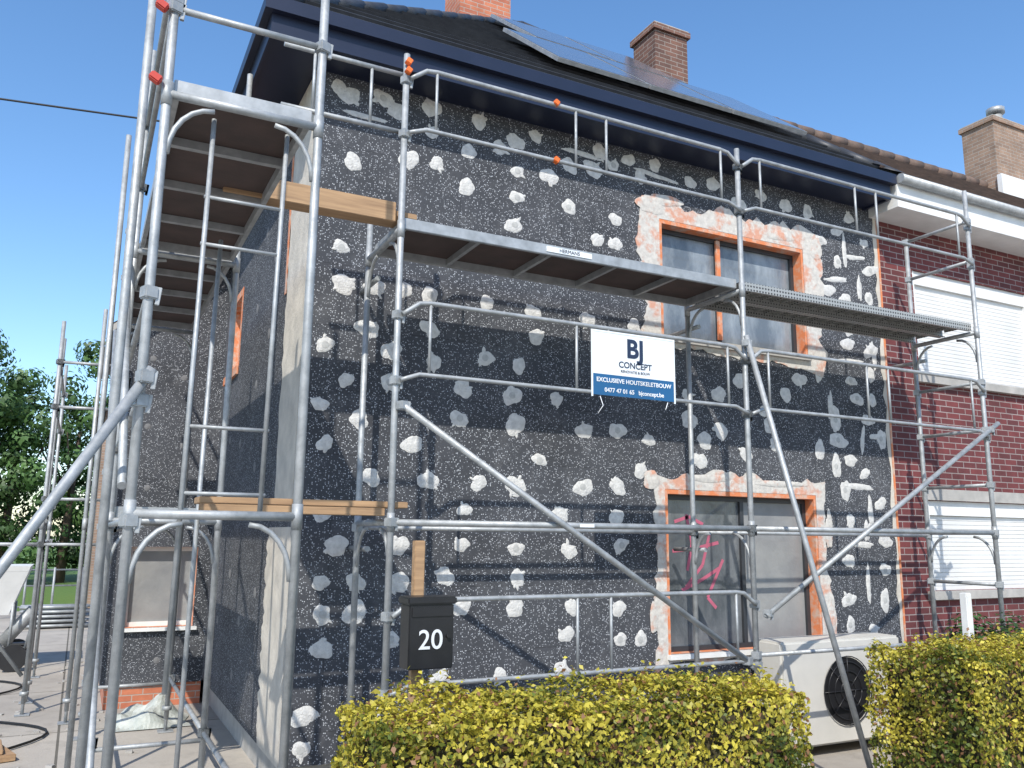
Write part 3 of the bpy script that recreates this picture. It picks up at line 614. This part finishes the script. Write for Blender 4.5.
b=Part("frame",GALV,pm); b.tube((mx-.6,my-.3,.3),(mx+.5,my-.3,.3)); b.tube((mx-.6,my+.3,.3),(mx+.5,my+.3,.3)); b.tube((mx+.2,my,.35),(mx+.55,my-.1,.8),.09); b.tube((mx+.5,my-.3,.3),(mx+.6,my-.3,.9))
for sx in (-.4,.3):
    for sy in (-.3,.3): b.tube((mx+sx,my+sy,.3),(mx+sx,my+sy,.9),.02)
b.done(); b=Part("wheels",BLACK,pm)
for sx in (-.42,.36):
    for sy in (-.36,.36): b.tube((mx+sx,my+sy-.04,.18),(mx+sx,my+sy+.04,.18),.18,20)
b.done()
st=Part("stack_of_scaffold_tubes",GALV)
for i in range(5):
    for j in range(5): st.tube((-.9+.07*((i*3+j*2)%4),19.5+.09*i,.06+j*.09),(.35-.05*((i+j)%3),19.5+.09*i,.06+j*.09),.03,8)
st.done()
sk=Part("crumpled_sheet",SACK); n=22; G=[]
srn=random.Random(3)
for i in range(n):
    row=[]
    for j in range(n):
        u=i/(n-1)-.5; v=j/(n-1)-.5; r2=max(0,1-4*(u*u+v*v)); z=.01+.26*r2**.8*(.55+.45*math.sin(9*u+3*v)*math.cos(7*v-2*u))+.03*srn.random()*r2
        row.append(sk.bm.verts.new((.80+u*.75+.03*math.sin(8*v),9.75+v*.8,z)))
    G.append(row)
for i in range(n-1):
    for j in range(n-1): sk.bm.faces.new((G[i][j],G[i+1][j],G[i+1][j+1],G[i][j+1]))
sk.done()
pk=Part("wooden_board_pile",WOOD); pk.box((-.75,8.5,.005),(-.38,9.1,.06),Matrix.Rotation(.3,3,'Z'),.005); pk.box((-.7,8.55,.063),(-.42,9.0,.10),Matrix.Rotation(.1,3,'Z'),.005); pk.done()
db=Part("rubble",CONC)
for i in range(140):
    x=srn.uniform(-1.4,1.3); y=srn.uniform(6,15); s=srn.uniform(.006,.028); db.box((x-s,y-s,.001),(x+s,y+s*1.4,s),Matrix.Rotation(srn.random()*3,3,'Z'),0)
db.done()
hs=Part("hose",CABLE); hs.path([(-1.0+.45*math.sin(i*.35)+.02*i,13.2-.16*i,.02) for i in range(40)],.012,8); hs.done()
pst=Part("white_post",WHITE); pst.box((5.90,4.2,0),(5.96,4.26,1.52),None,.006); pst.done()
pc=Part("power_cable",CABLE); pts=[]
for i in range(31):
    t_=i/30; pts.append((2.7-20*t_,12+2*t_,7.75-.3*t_-.6*t_*(1-t_)))
pc.path(pts,.014,6); pc.done()

# ------------------------------------------------------------------ light
sd=Vector((-.52,-.80,.95)).normalized()
wd=bpy.data.worlds.new("World"); scene.world=wd; wd.use_nodes=True; nt=wd.node_tree; bg=nt.nodes["Background"]
sky=nt.nodes.new("ShaderNodeTexSky"); sky.sky_type='NISHITA'; sky.sun_disc=False; sky.sun_elevation=math.asin(sd.z); sky.sun_rotation=math.atan2(sd.x,sd.y); sky.ozone_density=2.0; sky.air_density=1.0; sky.dust_density=.6
hs_=nt.nodes.new("ShaderNodeHueSaturation"); hs_.inputs["Saturation"].default_value=1.18; hs_.inputs["Value"].default_value=1.6
nt.links.new(sky.outputs[0],hs_.inputs["Color"]); nt.links.new(hs_.outputs[0],bg.inputs[0]); bg.inputs[1].default_value=.15
sl_=bpy.data.lights.new("sun",'SUN'); sl_.energy=5.0; sl_.angle=math.radians(.5); sl_.color=(1,.95,.87); so_=bpy.data.objects.new("sun",sl_); COL.objects.link(so_); so_.rotation_euler=sd.to_track_quat('Z','Y').to_euler()
# ------------------------------------------------------------------ camera
def basis(yaw,pitch,roll):
    f=Vector((math.sin(yaw)*math.cos(pitch),math.cos(yaw)*math.cos(pitch),math.sin(pitch))); r=Vector((math.cos(yaw),-math.sin(yaw),0)); u=r.cross(f)
    c,s=math.cos(roll),math.sin(roll); return r*c+u*s,-r*s+u*c,f
r_,u_,f_=basis(.4670,.1787,.0105)
cd=bpy.data.cameras.new("camera"); cam=bpy.data.objects.new("camera",cd); COL.objects.link(cam)
cd.sensor_width=36; cd.lens=842.56/1024*36; cd.clip_start=.05; cd.clip_end=1000
M=Matrix((r_,u_,-f_)).transposed().to_4x4(); M.translation=Vector((0,0,H)); cam.matrix_world=M; scene.camera=cam
scene.view_settings.view_transform='Standard'; scene.view_settings.look='None'; scene.view_settings.exposure=0
